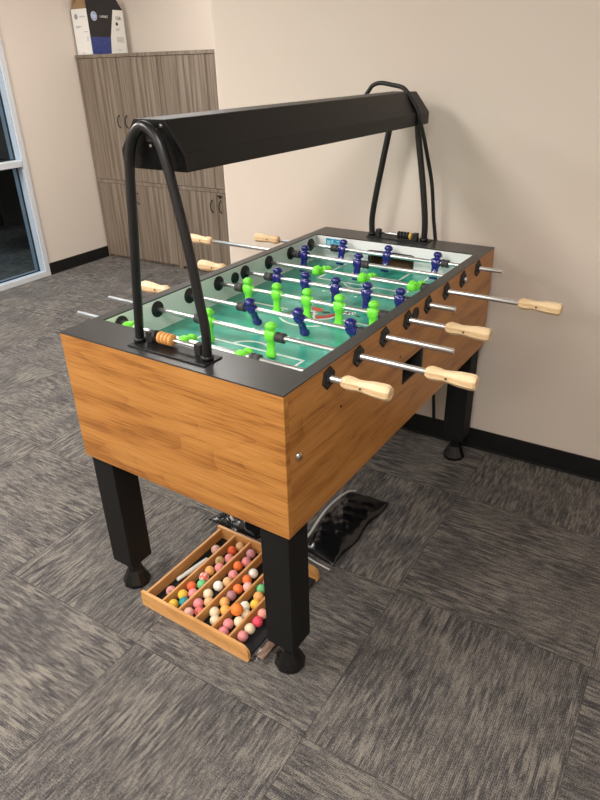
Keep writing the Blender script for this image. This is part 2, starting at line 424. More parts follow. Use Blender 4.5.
# ------------------------------------------------------------------ toner carton on the cabinet
bx0, bx1, by0, by1, bz0, bz1 = -3.268, -3.088, 3.095, 3.492, 1.6895, 2.012
t = thing('toner_carton', ((bx0+bx1)/2, (by0+by1)/2, bz0), 'open white and black printer toner carton with blue print on top of the cabinet', 'box', room=True)
mb = MB(); k = .003
mb.box(bx0, bx0+k, by0, by1, bz0, bz1); mb.box(bx0, bx1, by0, by0+k, bz0, bz1); mb.box(bx0, bx1, by1-k, by1, bz0, bz1); mb.box(bx1-k, bx1, by0, by1, bz0, bz1); mb.box(bx0, bx1, by0, by1, bz0, bz0+k)
build('carton_walls', mb, M['card_white'], t)
def vface(mb, pts, x, d=.0006):   # polygon on the +u face, pts (v, z)
    mb.extr([(x, p[0], p[1]) for p in pts], (d, 0, 0))
def fface(mb, pts, y, d=.0006):   # polygon on the -v face, pts (u, z)
    mb.extr([(p[0], y, p[1]) for p in pts], (0, -d, 0))
mb = MB(); vface(mb, [(by0+.002, bz0+.125), (3.318, bz0+.125), (3.377, bz1), (by0+.002, bz1)], bx1); build('black_print', mb, M['card_black'], t)
mb = MB(); vface(mb, [(by0+.002, bz0+.001), (3.302, bz0+.001), (3.318, bz0+.125), (by0+.002, bz0+.125)], bx1); build('blue_print', mb, M['card_blue'], t)
# flaps: black long flap on the right face, lapping up; brown flap seen from inside; rear flap
mb = MB(); mb.extr([(bx1, by0+.002, bz1), (bx1, by1-.002, bz1), (bx1-.03, by1-.05, bz1+.10), (bx1-.03, by0+.03, bz1+.10)], (-.003, 0, 0)); build('side_flap', mb, M['card_black'], t)
mb = MB(); mb.extr([(bx0+.002, by0, bz1), (bx1-.004, by0, bz1), (bx1-.02, by0+.06, bz1+.07), (bx0+.02, by0+.06, bz1+.07)], (0, .003, 0)); build('front_flap', mb, M['card_brown'], t)
mb = MB(); mb.extr([(bx0, by0+.01, bz1), (bx0, by1-.01, bz1), (bx0+.01, by1-.04, bz1+.09), (bx0+.01, by0+.04, bz1+.09)], (.003, 0, 0)); build('side_flap', mb, M['card_brown'], t)
def text_mesh(name, body, size, mat, parent, fr, loc, rot, room_axes=True, extr=.0004):
    cu = bpy.data.curves.new(name, 'FONT'); cu.body = body; cu.size = size; cu.extrude = extr; cu.align_x = 'CENTER'; cu.align_y = 'CENTER'
    tmp = bpy.data.objects.new(name+'_tmp', cu); COL.objects.link(tmp)
    dg = bpy.context.evaluated_depsgraph_get(); me = bpy.data.meshes.new_from_object(tmp.evaluated_get(dg))
    bpy.data.objects.remove(tmp)
    o = bpy.data.objects.new(name, me); COL.objects.link(o); me.materials.clear(); me.materials.append(mat)
    o.parent = parent; o.rotation_euler = rot; o.location = Vector(loc)-Vector(fr); return o
fr = t['_b']
RX = (PI/2, 0, PI/2)   # faces +u
RF = (PI/2, 0, 0)      # faces -v
mb = MB().lathe((1, 0, 0), (bx1+.0006, 3.165, bz0+.272), [(0, .032), (.0008, .032)], 28, False); lg = build('round_logo', mb, M['card_white'], t)
mb = MB().lathe((1, 0, 0), (bx1+.0014, 3.165, bz0+.272), [(0, .029), (.0006, .029)], 28, False); build('logo_disc', mb, M['logo_blue'], lg)
text_mesh('logo_letters', 'hp', .042, M['card_white'], t, fr, (bx1+.0026, 3.163, bz0+.275), (PI/2, 0, PI/2))
text_mesh('product_lettering', 'LASERJET', .022, M['card_white'], t, fr, (bx1+.0012, 3.272, bz0+.270), RX)
text_mesh('product_code', '10A', .040, M['card_black'], t, fr, (bx1+.0004, 3.428, bz0+.262), RX)
build('black_dot', MB().lathe((1, 0, 0), (bx1, 3.405, bz0+.222), [(0, .013), (.001, .013)], 20, False), M['card_black'], t)
for k_, (zz, w_) in enumerate([(.185, .05), (.175, .04), (.12, .075), (.11, .08), (.10, .07), (.09, .08), (.03, .03)]):
    build('fine_print', MB().box(bx1, bx1+.0006, 3.385, 3.385+w_, bz0+zz, bz0+zz+.004), M['ink_grey'], t)
mb = MB().lathe((0, -1, 0), (bx0+.05, by0, bz0+.27), [(0, .02), (.0008, .02)], 20, False)
dl = build('drop_symbol', mb, M['ink_grey'], t)
text_mesh('product_lettering', 'LaserJet', .02, M['ink_grey'], t, fr, (bx0+.12, by0-.0006, bz0+.27), RF)
for (zz, x_, w_) in [(.2, .03, .07), (.192, .03, .05), (.16, .12, .04), (.12, .14, .02), (.11, .14, .02), (.1, .14, .02), (.01, .06, .03)]:
    build('fine_print', MB().box(bx0+x_, bx0+x_+w_, by0-.0006, by0, bz0+zz, bz0+zz+.004), M['ink_grey'], t)

# ------------------------------------------------------------------ FOOSBALL TABLE
T = thing('foosball_table', (W/2, L/2, 0), 'oak-look foosball table with black legs, green playfield and lime and navy players', 'foosball table')
IX0, IX1, IY0, IY1, FZ = .035, .725, .126, 1.300, .838
TH = .018
def panel_with_hole(mb, x0, x1, y0, y1, z0, z1, hy0, hy1, hz0, hz1):   # hole in the y-z plane
    mb.box(x0, x1, y0, hy0, z0, z1); mb.box(x0, x1, hy1, y1, z0, z1)
    mb.box(x0, x1, hy0, hy1, z0, hz0); mb.box(x0, x1, hy0, hy1, hz1, z1)
build('end_panel', MB().box(0, W, 0, TH, B, H-.004, .0012), M['oak'], T, origin=(0, 0, B))
build('end_panel', MB().box(0, W, L-TH, L, B, H-.004, .0012), M['oak'], T, origin=(0, 0, B))
build('side_panel', MB().box(0, TH, TH, L-TH, B, H-.004), M['oak'], T, origin=(0, 0, B))
mb = MB(); panel_with_hole(mb, W-TH, W, TH, L-TH, B, H-.004, .632, .782, .696, .768)
rp = build('side_panel', mb, M['oak'], T, origin=(.3, 0, B+.13))
build('bottom_panel', MB().box(TH, W-TH, TH, L-TH, B+.004, B+.018), M['black_lam'], T)
# coin return recess on the right side
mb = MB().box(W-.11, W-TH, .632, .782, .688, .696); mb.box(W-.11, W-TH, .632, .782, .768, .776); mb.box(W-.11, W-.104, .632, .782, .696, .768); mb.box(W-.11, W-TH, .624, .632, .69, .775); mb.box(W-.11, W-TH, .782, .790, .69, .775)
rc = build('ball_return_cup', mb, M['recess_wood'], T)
mb = MB().box(W-.05, W+.003, .768, .782, .696, .768, .002); mb.box(W-.05, W+.003, .632, .768, .696, .702, .002)
build('cup_bezel', mb, M['black_rubber'], rc)
# top frame
mb = MB()
z0, z1 = H-.004, H
for (a, b_, c, d_) in ((0, W, 0, IY0), (0, W, IY1, L), (0, IX0, IY0, IY1), (IX1, W, IY0, IY1)):
    mb.box(a, b_, c, d_, z0, z1)
build('top_frame', mb, M['black_lam'], T)
# blocks under the end decks are hollow goal boxes; the inside walls
mb = MB(); mb.extr([(TH, IY0-.016, H-.004), (IX0, IY0-.016, H-.004), (IX0+.002, IY0-.016, FZ-.001), (TH, IY0-.016, FZ-.001)], (0, IY1-IY0+.032, 0)); build('inner_wall', mb, M['white_lam'], T)
mb = MB(); mb.extr([(W-TH, IY0-.016, H-.004), (IX1, IY0-.016, H-.004), (IX1-.002, IY0-.016, FZ-.001), (W-TH, IY0-.016, FZ-.001)], (0, IY1-IY0+.032, 0)); build('inner_wall', mb, M['white_lam'], T)
for (ya, yb) in ((IY0-.016, IY0), (IY1, IY1+.016)):
    mb = MB(); gx0, gx1, gz = .285, .486, .906
    mb.box(IX0, gx0, ya, yb, FZ-.02, H-.004); mb.box(gx1, IX1, ya, yb, FZ-.02, H-.004); mb.box(gx0, gx1, ya, yb, gz, H-.004)
    for (cx_, sx) in ((gx0, 1), (gx1, -1)):     # rounded upper corners
        r_ = .012; pts = [(cx_, ya, gz)]+[(cx_+sx*(r_-r_*math.sin(a)), ya, gz-(r_-r_*math.cos(a))) for a in [i*PI/2/6 for i in range(7)]]
        mb.extr(pts, (0, yb-ya, 0))
    e = build('inner_end_wall', mb, M['white_end'], T)
    mb = MB(); s = -1 if ya < .5 else 1; o_ = ya if s < 0 else yb
    yy0, yy1 = sorted((o_, o_+s*.088))
    mb.box(gx0-.01, gx0, yy0, yy1, FZ-.05, gz+.01); mb.box(gx1, gx1+.01, yy0, yy1, FZ-.05, gz+.01)
    mb.box(gx0-.01, gx1+.01, yy0, yy1, gz+.01, gz+.016); mb.box(gx0-.01, gx1+.01, yy0, yy1, FZ-.056, FZ-.05)
    yk = yy0 if s < 0 else yy1-.006
    mb.box(gx0-.01, gx1+.01, yk, yk+.006, FZ-.05, gz+.01)
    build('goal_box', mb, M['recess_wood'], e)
# goal mouth trim on the far end wall
mb = MB(); mb.tube(spline([(gx0+.004, IY1-.002, FZ+.006), (gx0+.004, IY1-.002, gz-.016), (gx0+.016, IY1-.002, gz-.004), (gx1-.016, IY1-.002, gz-.004), (gx1-.004, IY1-.002, gz-.016), (gx1-.004, IY1-.002, FZ+.006)], 5), .004, 8)
build('goal_trim', mb, M['black_rubber'], T)
# sticker on the far end wall
st = build('blue_sticker', MB().box(.082, .160, IY1-.0012, IY1-.0002, .890, .930), M['sticker_blue'], T)
mb = MB()
for (a, b_, c, d_) in ((.086, .104, .900, .922), (.108, .118, .905, .926), (.122, .131, .895, .912), (.134, .156, .918, .924), (.134, .150, .907, .912)):
    mb.box(a, b_, IY1-.0018, IY1-.0010, c, d_)
build('sticker_print', mb, M['sticker_light'], st)
# playfield and its print
pf = build('playfield', MB().box(TH, W-TH, IY0-.02, IY1+.02, FZ-.015, FZ), M['field'], T)
zl0, zl1 = FZ+.0002, FZ+.0007
def line(mb, x0, y0, x1, y1, w=.008):
    d = Vector((x1-x0, y1-y0)); n = Vector((-d.y, d.x)).normalized()*w/2
    mb.poly([(x0-n.x, y0-n.y), (x1-n.x, y1-n.y), (x1+n.x, y1+n.y), (x0+n.x, y0+n.y)], zl0, zl1)
def arcl(mb, cx, cy, r, a0, a1, w=.008, n=40):
    for i in range(n):
        a, b_ = a0+(a1-a0)*i/n, a0+(a1-a0)*(i+1)/n
        mb.poly([(cx+(r-w/2)*math.cos(a), cy+(r-w/2)*math.sin(a)), (cx+(r+w/2)*math.cos(a), cy+(r+w/2)*math.sin(a)), (cx+(r+w/2)*math.cos(b_), cy+(r+w/2)*math.sin(b_)), (cx+(r-w/2)*math.cos(b_), cy+(r-w/2)*math.sin(b_))], zl0, zl1)
mc = .38; my = L/2
for s, ye in ((1, IY0), (-1, IY1)):
    mb = MB()
    y1 = ye+s*.243
    line(mb, mc-.192, y1, mc+.192, y1); line(mb, mc-.189, ye+s*.004, mc-.189, y1); line(mb, mc+.189, ye+s*.004, mc+.189, y1)
    y2 = ye+s*.125
    line(mb, mc-.105, y2, mc+.105, y2); line(mb, mc-.102, ye+s*.004, mc-.102, y2); line(mb, mc+.102, ye+s*.004, mc+.102, y2)
    arcl(mb, mc, y1-s*.03, .075, math.asin(.4)*1 if s > 0 else PI+math.asin(.4), PI-math.asin(.4) if s > 0 else 2*PI-math.asin(.4))
    for px_ in (mc-.085, mc-.05, mc+.05, mc+.085):
        mb.poly([(px_+.006*math.cos(a), ye+s*.37+.006*math.sin(a)) for a in [i*PI/6 for i in range(12)]], zl0, zl1)
    build('goal_area_lines', mb, M['field_white'], pf)
mb = MB(); line(mb, .12, my-.015, .29, my-.015); line(mb, .50, my-.015, .64, my-.015)
arcl(mb, mc+.01, my-.01, .115, PI*1.05, PI*1.95)
build('centre_lines', mb, M['field_white'], pf)
# centre print: ball with red swooshes
lx, ly = .405, .715
def blob(mb, pts): mb.poly(pts, zl0+.0004, zl1+.0004)
mb = MB(); blob(mb, [(.352, .765), (.398, .762), (.405, .738), (.385, .728), (.362, .742)]); blob(mb, [(.405, .690), (.425, .668), (.455, .690), (.470, .735), (.480, .775), (.462, .762), (.442, .722), (.418, .700)])
build('logo_red', mb, M['print_red'], pf)
mb = MB(); blob(mb, [(.380+.024*math.cos(a), .708+.026*math.sin(a)) for a in [i*PI/10 for i in range(20)]])
blob(mb, [(.395, .690), (.425, .655), (.468, .69), (.494, .79), (.478, .79), (.456, .70), (.428, .668), (.402, .698)])
build('logo_white', mb, M['field_white'], pf)
mb = MB()
for (cx_, cy_, r_) in ((.380, .708, .008), (.366, .722, .005), (.394, .722, .005), (.372, .692, .005), (.392, .695, .005)):
    mb.poly([(cx_+r_*math.cos(a), cy_+r_*math.sin(a)) for a in [i*2*PI/5 for i in range(5)]], zl0+.0008, zl1+.0008)
blob(mb, [(.402, .735), (.420, .728), (.440, .742), (.425, .750)])
build('logo_black', mb, M['print_black'], pf)
mb = MB(); blob(mb, [(.498+.017*math.cos(a), .772+.017*math.sin(a)) for a in [i*PI/10 for i in range(20)]]); build('ball_print', mb, M['field_white'], pf)
mb = MB()
for k_ in range(5): 
    a0 = 2*PI*k_/5+.3; cx_, cy_ = .498+.011*math.cos(a0), .772+.011*math.sin(a0)
    mb.poly([(cx_+.0042*math.cos(a), cy_+.0042*math.sin(a)) for a in [i*2*PI/5 for i in range(5)]], zl0+.0008, zl1+.0008)
mb.poly([(.498+.005*math.cos(a), .772+.005*math.sin(a)) for a in [i*2*PI/5 for i in range(5)]], zl0+.0008, zl1+.0008)
mb.poly([(.520, .760), (.535, .752), (.545, .757), (.530, .768)], zl0+.0004, zl1+.0004)
build('ball_print_spots', mb, M['print_black'], pf)
mb = MB(); blob(mb, [(.300, .655), (.318, .745), (.352, .752), (.345, .70), (.385, .650), (.335, .625)]); build('field_dark_patch', mb, M['dark_patch'], pf)  # dark green patch laid on the playfield

# legs
li, ls, lb = .0109, .0907, .1078
for (cx_, cy_) in ((li+ls/2, li+ls/2), (W-li-ls/2, li+ls/2), (li+ls/2, L-li-ls/2), (W-li-ls/2, L-li-ls/2)):
    h = ls/2
    lg = build('leg', MB().box(cx_-h, cx_+h, cy_-h, cy_+h, lb, B, .003), M['leg'], T)
    build('levelling_foot', MB().lathe((0, 0, 1), (cx_, cy_, 0), [(0, .046), (.006, .048), (.014, .047), (.060, .026), (.078, .023), (lb, .021)], 10, False), M['foot'], lg)
# bolt head, screw holes, serving holes
build('bolt_head', MB().lathe((1, 0, 0), (W, .050, .758), [(0, .011), (.003, .011), (.008, .007), (.009, .003)], 20), M['steel'], T)
for (yy, zz) in ((.254, .798), (.61, .800), (1.03, .80)):
    build('screw_hole', MB().lathe((1, 0, 0), (W, yy, zz), [(0, .0042), (.0006, .0042)], 12), M['black_rubber'], T)
mb = MB(); mb.lathe((1, 0, 0), (W, .703, .906), [(0, .021), (.003, .021), (.003, .014), (.0012, .013)], 24); build('serving_hole', mb, M['black_rubber'], T)
mb = MB(); mb.lathe((1, 0, 0), (IX0-.002, .735, .902), [(0, .021), (.0055, .021), (.0055, .014), (.0040, .013)], 24); build('serving_hole', mb, M['black_rubber'], T)

# ---- rods
def figure_mesh():
    mb = MB(); rr = []
    prof = [(-.064, .0115, .0085, .001), (-.062, .013, .010, .001), (-.052, .013, .0095, .001), (-.047, .0105, .006, 0), (-.030, .0105, .0062, 0), (-.018, .0108, .0070, 0), (-.013, .0135, .0105, 0),
            (-.004, .0155, .0125, 0), (.006, .0165, .0125, 0), (.012, .0150, .0105, 0), (.016, .008, .007, 0), (.0185, .0085, .0085, 0), (.023, .0125, .0125, 0), (.0295, .0132, .0132, 0), (.0355, .0105, .0105, 0), (.0395, .005, .005, 0)]
    n = 18
    for z, hx, hy, oy in prof:
        ring = []
        for i in range(n):
            a = 2*PI*i/n; c, s_ = math.cos(a), math.sin(a); e = .75
            hx_, hy_ = hx*1.22, hy*1.18
            ring.append((math.copysign(abs(c)**e, c)*hx_, oy+math.copysign(abs(s_)**e, s_)*hy_, z))
        rr.append(ring)
    mb.rings(rr)
    for s in (-1, 1):   # folded arms
        mb.tube([(s*.0155, -.001, .010), (s*.0205, .003, .002), (s*.0185, .011, -.006), (s*.009, .0165, -.007)], [.006, .006, .005, .004], 10)
    mb.lathe((0, 0, 1), (0, .0035, .0245), [(0, .0162), (.0018, .0170), (.003, .0150)], 16)   # cap brim
    bmesh.ops.recalc_face_normals(mb.bm, faces=mb.bm.faces)
    me = bpy.data.meshes.new('foosball_player'); mb.bm.to_mesh(me); mb.bm.free(); return me
FIG = {}
for c in ('green', 'blue'):
    FIG[c] = figure_mesh(); FIG[c].materials.append(M[c])
def bumper_mesh():
    mb = MB().lathe((1, 0, 0), (-.015, 0, 0), [(0, .0125), (.001, .0145), (.011, .0150), (.012, .0138), (.016, .0138), (.017, .0150), (.029, .0145), (.030, .0125)], 24)
    bmesh.ops.recalc_face_normals(mb.bm, faces=mb.bm.faces)
    me = bpy.data.meshes.new('bumper'); mb.bm.to_mesh(me); mb.bm.free(); me.materials.append(M['bumper']); return me
BUM = bumper_mesh()
HL = .1285
def handle_mesh(s):
    mb = MB().lathe((s, 0, 0), (0, 0, 0), [(0, .0120), (.004, .0150), (.014, .0182), (.028, .0175), (.045, .0148), (.062, .0160), (.085, .0192), (.110, .0202), (.123, .0198), (.1285, .0165)], 8, False, PI/8)
    bmesh.ops.recalc_face_normals(mb.bm, faces=mb.bm.faces)
    me = bpy.data.meshes.new('wooden_handle'); mb.bm.to_mesh(me); mb.bm.free(); me.materials.append(M['handle_wood']); return me
HAN = {1: handle_mesh(1), -1: handle_mesh(-1)}
RZ = .907
def sub(name, me, parent, loc, rot=(0, 0, 0)):
    o = bpy.data.objects.new(name, me); COL.objects.link(o); o.parent = parent
    o.location = Vector(loc)-ORG[parent.name]; o.rotation_euler = rot; return o
RODS = [  # index, colour, figures x, bumpers x, tilt (rad; + swings the feet to the far side), rod x0, x1, handle side
    (0, 'green', (.069, .293, .493), (.046, .540), -1.75, -.160, .929, 1),
    (1, 'green', (.249, .479), (.213, .513), -.06, -.188, 1.080, 1),
    (2, 'blue', (.297, .479, .658), (.258, .695), .42, -.184, .964, -1),
    (3, 'green', (.167, .287, .407, .527, .648), (.130, .684), -.05, -.034, 1.011, 1),
    (4, 'blue', (.183, .303, .425, .545, .665), (.145, .700), -.10, -.184, .852, -1),
    (5, 'green', (.269, .458, .649), (.688,), 1.40, -.020, 1.129, 1),
    (6, 'blue', (.103, .345), (.068, .380), -.22, -.509, .776, -1),
    (7, 'blue', (.190, .394, .600), (.153, .636), -.38, -.254, .852, -1),
]
for i, col, figs, bums, tilt, x0, x1, hs in RODS:
    y = .19+.1514*i
    rx0, rx1 = (x0+.10, x1) if hs < 0 else (x0, x1-.10)
    mb = MB().lathe((1, 0, 0), (rx0, y, RZ), [(0, .0058), (.0015, .0079), (rx1-rx0-.0015, .0079), (rx1-rx0, .0058)], 20)
    rod = build('player_rod', mb, M['chrome'], T)
    for fx in figs:
        f = sub('foosball_player', FIG[col], rod, (fx, y, RZ), (tilt, 0, 0 if col == 'green' else 0)); 
    for bx in bums: sub('rod_bumper', BUM, rod, (bx, y, RZ))
    sub('wooden_handle', HAN[hs], rod, ((x1-HL) if hs > 0 else (x0+HL), y, RZ), (0, 0, 0))
    hx = x1-.072 if hs > 0 else x0+.072
    build('handle_pin', MB().lathe((0, -1, .0), (hx, y-.0160, RZ+.001), [(0, .0028), (.0014, .0028)], 10), M['black_rubber'], rod)
    # bearings in both side walls
    build('rod_bearing', MB().lathe((1, 0, 0), (W, y, RZ), [(0, .030), (.003, .030), (.005, .027), (.005, .015), (.010, .0130), (.010, .0083)], 6, False, PI/2), M['black_rubber'], rod)
    build('rod_bearing', MB().lathe((1, 0, 0), (IX0-.002, y, RZ), [(0, .026), (.005, .026), (.0075, .023), (.0075, .012), (.0095, .0110), (.0095, .0082)], 28), M['black_rubber'], rod)
    build('rod_bearing', MB().lathe((-1, 0, 0), (0, y, RZ), [(0, .030), (.003, .030), (.005, .027), (.005, .015), (.010, .0130), (.010, .0083)], 6, False, PI/2), M['black_rubber'], rod)

# ------------------------------------------------------------------ lamp bridge over the table
LP = thing('table_lamp_bridge', (.38, L/2, H), 'long black lamp hood on two bent tube hoops standing on the table', 'lamp')
hy0, hy1, hc = .083, 1.347, .379
prof = [(-.101, 1.381), (-.101, 1.420), (-.049, 1.4865), (.047, 1.4865), (.101, 1.420), (.101, 1.381)]
mb = MB()
pts = [(hc+a, hy0, z) for a, z in prof]
# shell: outer skin and a recessed underside
inner = [(hc+a*.965, z+(.0 if z < 1.4 else -.004)) for a, z in prof]
outer = [(hc+a, z) for a, z in prof]
ring_pts = [(x, hy0, z) for x, z in outer]+[(x, hy0, z) for x, z in reversed(inner)]
mb.extr(ring_pts, (0, hy1-hy0, 0))
bmesh.ops.bevel(mb.bm, geom=[e for e in mb.bm.edges if abs(e.verts[0].co.y-e.verts[1].co.y) > .5], offset=.0018, segments=2, affect='EDGES')
hood = build('lamp_hood', mb, M['black_metal'], LP); hood.rotation_euler = (0, 0, -.018)
for ya in (hy0+.001, hy1-.004):
    mb = MB(); mb.extr([(x, ya, z) for x, z in inner], (0, .003, 0)); build('end_plate', mb, M['black_metal'], hood)
build('lamp_reflector', MB().box(hc-.09, hc+.09, hy0+.02, hy1-.02, 1.42, 1.424), M['white'], hood)
for dx in (-.04, .04):
    build('fluorescent_tube', MB().lathe((0, 1, 0), (hc+dx, hy0+.04, 1.404), [(0, .006), (.001, .0125), (hy1-hy0-.081, .0125), (hy1-hy0-.08, .006)], 16), M['white'], hood)
build('hood_screw', MB().lathe((0, -1, 0), (hc-.003, hy0, 1.432), [(0, .005), (.003, .003)], 12), M['steel'], hood)
build('hood_screw', MB().lathe((0, -1, 0), (hc+.035, hy0, 1.474), [(0, .005), (.003, .003)], 12), M['steel'], hood)
near_path = [(.256, .946), (.260, .985), (.266, 1.03), (.277, 1.12), (.291, 1.22), (.306, 1.345), (.318, 1.415), (.340, 1.457), (.371, 1.474), (.401, 1.460), (.422, 1.425), (.441, 1.35), (.467, 1.216), (.483, 1.10), (.493, 1.03), (.493, .985), (.490, .946)]
far_path = [(.256, .946), (.253, 1.00), (.258, 1.05), (.272, 1.13), (.290, 1.22), (.310, 1.32), (.328, 1.40), (.350, 1.445), (.378, 1.460), (.406, 1.445), (.428, 1.40), (.440, 1.32), (.458, 1.22), (.473, 1.13), (.484, 1.05), (.488, 1.00), (.488, .946)]
for yh in (.060, 1.385):
    path = [(a, yh, z) for a, z in (near_path if yh < .5 else far_path)]
    hp = build('support_hoop', MB().tube(spline(path, 6), .0120, 20), M['black_tube'], LP)
    ya, yb = (.024, .092) if yh < .5 else (1.352, 1.420)
    build('base_plate', MB().box(.245, .512, ya, yb, H+.0002, H+.004, .0012), M['black_metal'], LP)
    for cx_ in (path[0][0], path[-1][0]):
        build('hoop_collar', MB().lathe((0, 0, 1), (cx_, yh, H+.004), [(0, .0165), (.008, .0165), (.011, .0145)], 20), M['black_tube'], hp)
    s = 1 if yh < .5 else -1
    ys = sorted((yh+s*.014, yh+s*.026))
    build('hoop_bolt', MB().box(.36, .385, ys[0], ys[1], 1.440, 1.458, .002), M['black_tube'], hp)
cab_pts = [(.300, 1.300, 1.427), (.262, 1.300, 1.432), (.256, 1.300, 1.470), (.270, 1.300, 1.492), (.285, 1.300, 1.508), (.316, 1.298, 1.516), (.362, 1.295, 1.510), (.415, 1.285, 1.499), (.456, 1.262, 1.468), (.486, 1.250, 1.434), (.499, 1.258, 1.388), (.4945, 1.305, 1.338), (.482, 1.385, 1.255), (.492, 1.418, 1.157), (.500, 1.440, 1.025), (.513, 1.4435, .937), (.520, 1.4445, .85), (.53, 1.445, .60), (.57, 1.448, .10)]
build('power_cord', MB().tube(spline(cab_pts, 6), .0075, 10), M['black_rubber'], LP)

# ------------------------------------------------------------------ score counters
def counter(yc, z, beads, blocks, r, label, zb):
    c = thing('score_counter', ((blocks[0]+blocks[1])/2, yc, H+.004), label, 'score counter', 'bead score counters at the table ends')
    for bx in blocks:
        build('counter_bracket', MB().box(bx-.010, bx+.010, yc-.011, yc+.011, H+.0042, zb, .002), M['black_rubber'], c)
    build('counter_rod', MB().lathe((1, 0, 0), (blocks[0], yc, z), [(0, .004), (blocks[1]-blocks[0], .004)], 10), M['chrome'], c)
    for bx, m in beads:
        build('scoring_bead', MB().lathe((1, 0, 0), (bx-.006, yc, z), [(0, .0035), (.0005, r*.7), (.003, r*.95), (.006, r), (.009, r*.95), (.0115, r*.7), (.012, .0035)], 20), M[m], c)
counter(.074, .9645, [(.304, 'black_rubber')]+[(.322+.0128*k_, 'orange_bead') for k_ in range(4)], (.287, .455), .0165, 'score counter with orange wooden beads on the near end of the table', .976)
counter(1.370, .962, [(.385+.0128*k_, 'black_rubber') for k_ in range(4)]+[(.437, 'yellow_bead')], (.293, .4575), .0152, 'score counter with black beads and one yellow bead on the far end', .976)

# ------------------------------------------------------------------ ball tray under the table
TR = thing('ball_tray', (.38, .186, 0), 'orange-brown wooden divided ball tray on the carpet under the table', 'tray')
def rail(y0, y1):
    # end board with rounded right-hand corner
    pts = [(.157, .0), (.157, .058)]+[(.602-.03+.03*math.sin(a), .058-.03+.03*math.cos(a)) for a in [i*PI/2/8 for i in range(9)]]+[(.602, .012), (.594, 0)]
    mb = MB(); mb.extr([(x, y0, z) for x, z in pts], (0, y1-y0, 0)); return mb
build('end_rail', rail(-.015, -.004), M['tray_wood'], TR)
build('end_rail', rail(.378, .389), M['tray_wood'], TR)
DV = [.171, .24, .311, .381, .449, .517]
build('side_board', MB().box(DV[0]-.0045, DV[0]+.0045, -.004, .378, .004, .052, .001), M['tray_wood'], TR)
for d_ in DV[1:]:
    build('divider', MB().box(d_-.0038, d_+.0038, -.004, .378, .0105, .050, .001), M['tray_wood'], TR)
build('tray_floor', MB().box(.166, .592, -.004, .378, .003, .0098), M['felt'], TR)
# ------------------------------------------------------------------ the balls
BALLS = [('beigepink', 0.213, 0.299, 0.028), ('pinkholed', 0.217, 0.061, 0.028), ('redorange', 0.267, 0.3256, 0.028), ('tan', 0.279, 0.3584, 0.028), ('pink', 0.2847, 0.2879, 0.028), ('tanholed', 0.2637, 0.2599, 0.028), ('pink', 0.2851, 0.2323, 0.028), ('apricot', 0.2652, 0.2035, 0.028), ('marbled', 0.2694, 0.1688, 0.028), ('green', 0.2866, 0.1383, 0.028), ('redorange', 0.262, 0.1134, 0.028), ('pink', 0.289, 0.0912, 0.028), ('yellow', 0.262, 0.0691, 0.028), ('teal', 0.289, 0.0469, 0.028), ('yellow', 0.266, 0.0206, 0.028), ('mauve', 0.335, 0.348, 0.028), ('pink', 0.3473, 0.3068, 0.028), ('orange', 0.3347, 0.2742, 0.028), ('pink', 0.348, 0.231, 0.028), ('tan', 0.3531, 0.1943, 0.028), ('white', 0.3379, 0.1627, 0.028), ('cream', 0.333, 0.116, 0.028), ('rose', 0.333, 0.0668, 0.028), ('tan', 0.359, 0.0901, 0.028), ('palepink', 0.333, 0.0204, 0.028), ('redspotted', 0.359, 0.0436, 0.028), ('white', 0.403, 0.273, 0.028), ('orange', 0.403, 0.2373, 0.028), ('palepink', 0.427, 0.2119, 0.028), ('orange', 0.403, 0.1866, 0.028), ('plum', 0.403, 0.1516, 0.028), ('apricot', 0.403, 0.1167, 0.028), ('amber', 0.427, 0.0915, 0.028), ('cream', 0.403, 0.0663, 0.028), ('cream', 0.427, 0.041, 0.028), ('tanholed', 0.471, 0.303, 0.028), ('pink', 0.471, 0.2633, 0.028), ('green', 0.471, 0.2283, 0.028), ('apricot', 0.4834, 0.1957, 0.028), ('white', 0.471, 0.1376, 0.028), ('yellow', 0.495, 0.1627, 0.028), ('bigorange', 0.474, 0.0952, 0.0543), ('cream', 0.495, 0.1125, 0.028), ('cream', 0.495, 0.0775, 0.028), ('pink', 0.471, 0.0521, 0.028), ('rose', 0.4791, 0.0181, 0.028), ('salmon', 0.539, 0.1428, 0.028), ('hotpink', 0.5444, 0.1082, 0.028), ('cream', 0.541, 0.0725, 0.028), ('pink', 0.54, 0.0375, 0.028)]
COLS = {'beigepink': ((.72, .42, .34), 'beige-pink'), 'pinkholed': ((.75, .32, .30), 'pink ball with a hole'), 'redorange': ((.80, .13, .04), 'red-orange'), 'tan': ((.70, .42, .20), 'tan'),
 'pink': ((.78, .28, .28), 'pink'), 'tanholed': ((.62, .40, .16), 'tan ball with a hole'), 'apricot': ((.80, .40, .13), 'apricot'), 'marbled': ((.82, .42, .36), 'pink and white marbled'), 'green': ((.15, .50, .20), 'green'),
 'yellow': ((.85, .52, .06), 'yellow'), 'teal': ((.04, .28, .30), 'teal'), 'mauve': ((.62, .28, .32), 'mauve'), 'orange': ((.88, .20, .05), 'orange'), 'white': ((.86, .82, .72), 'white'), 'cream': ((.80, .66, .44), 'cream'),
 'rose': ((.80, .28, .30), 'rose'), 'palepink': ((.84, .45, .38), 'pale pink'), 'redspotted': ((.78, .16, .13), 'red ball with dark spots'), 'plum': ((.42, .20, .20), 'plum'), 'amber': ((.85, .42, .10), 'amber'),
 'bigorange': ((.90, .23, .04), 'large orange'), 'salmon': ((.85, .36, .28), 'salmon'), 'hotpink': ((.82, .07, .12), 'hot pink')}
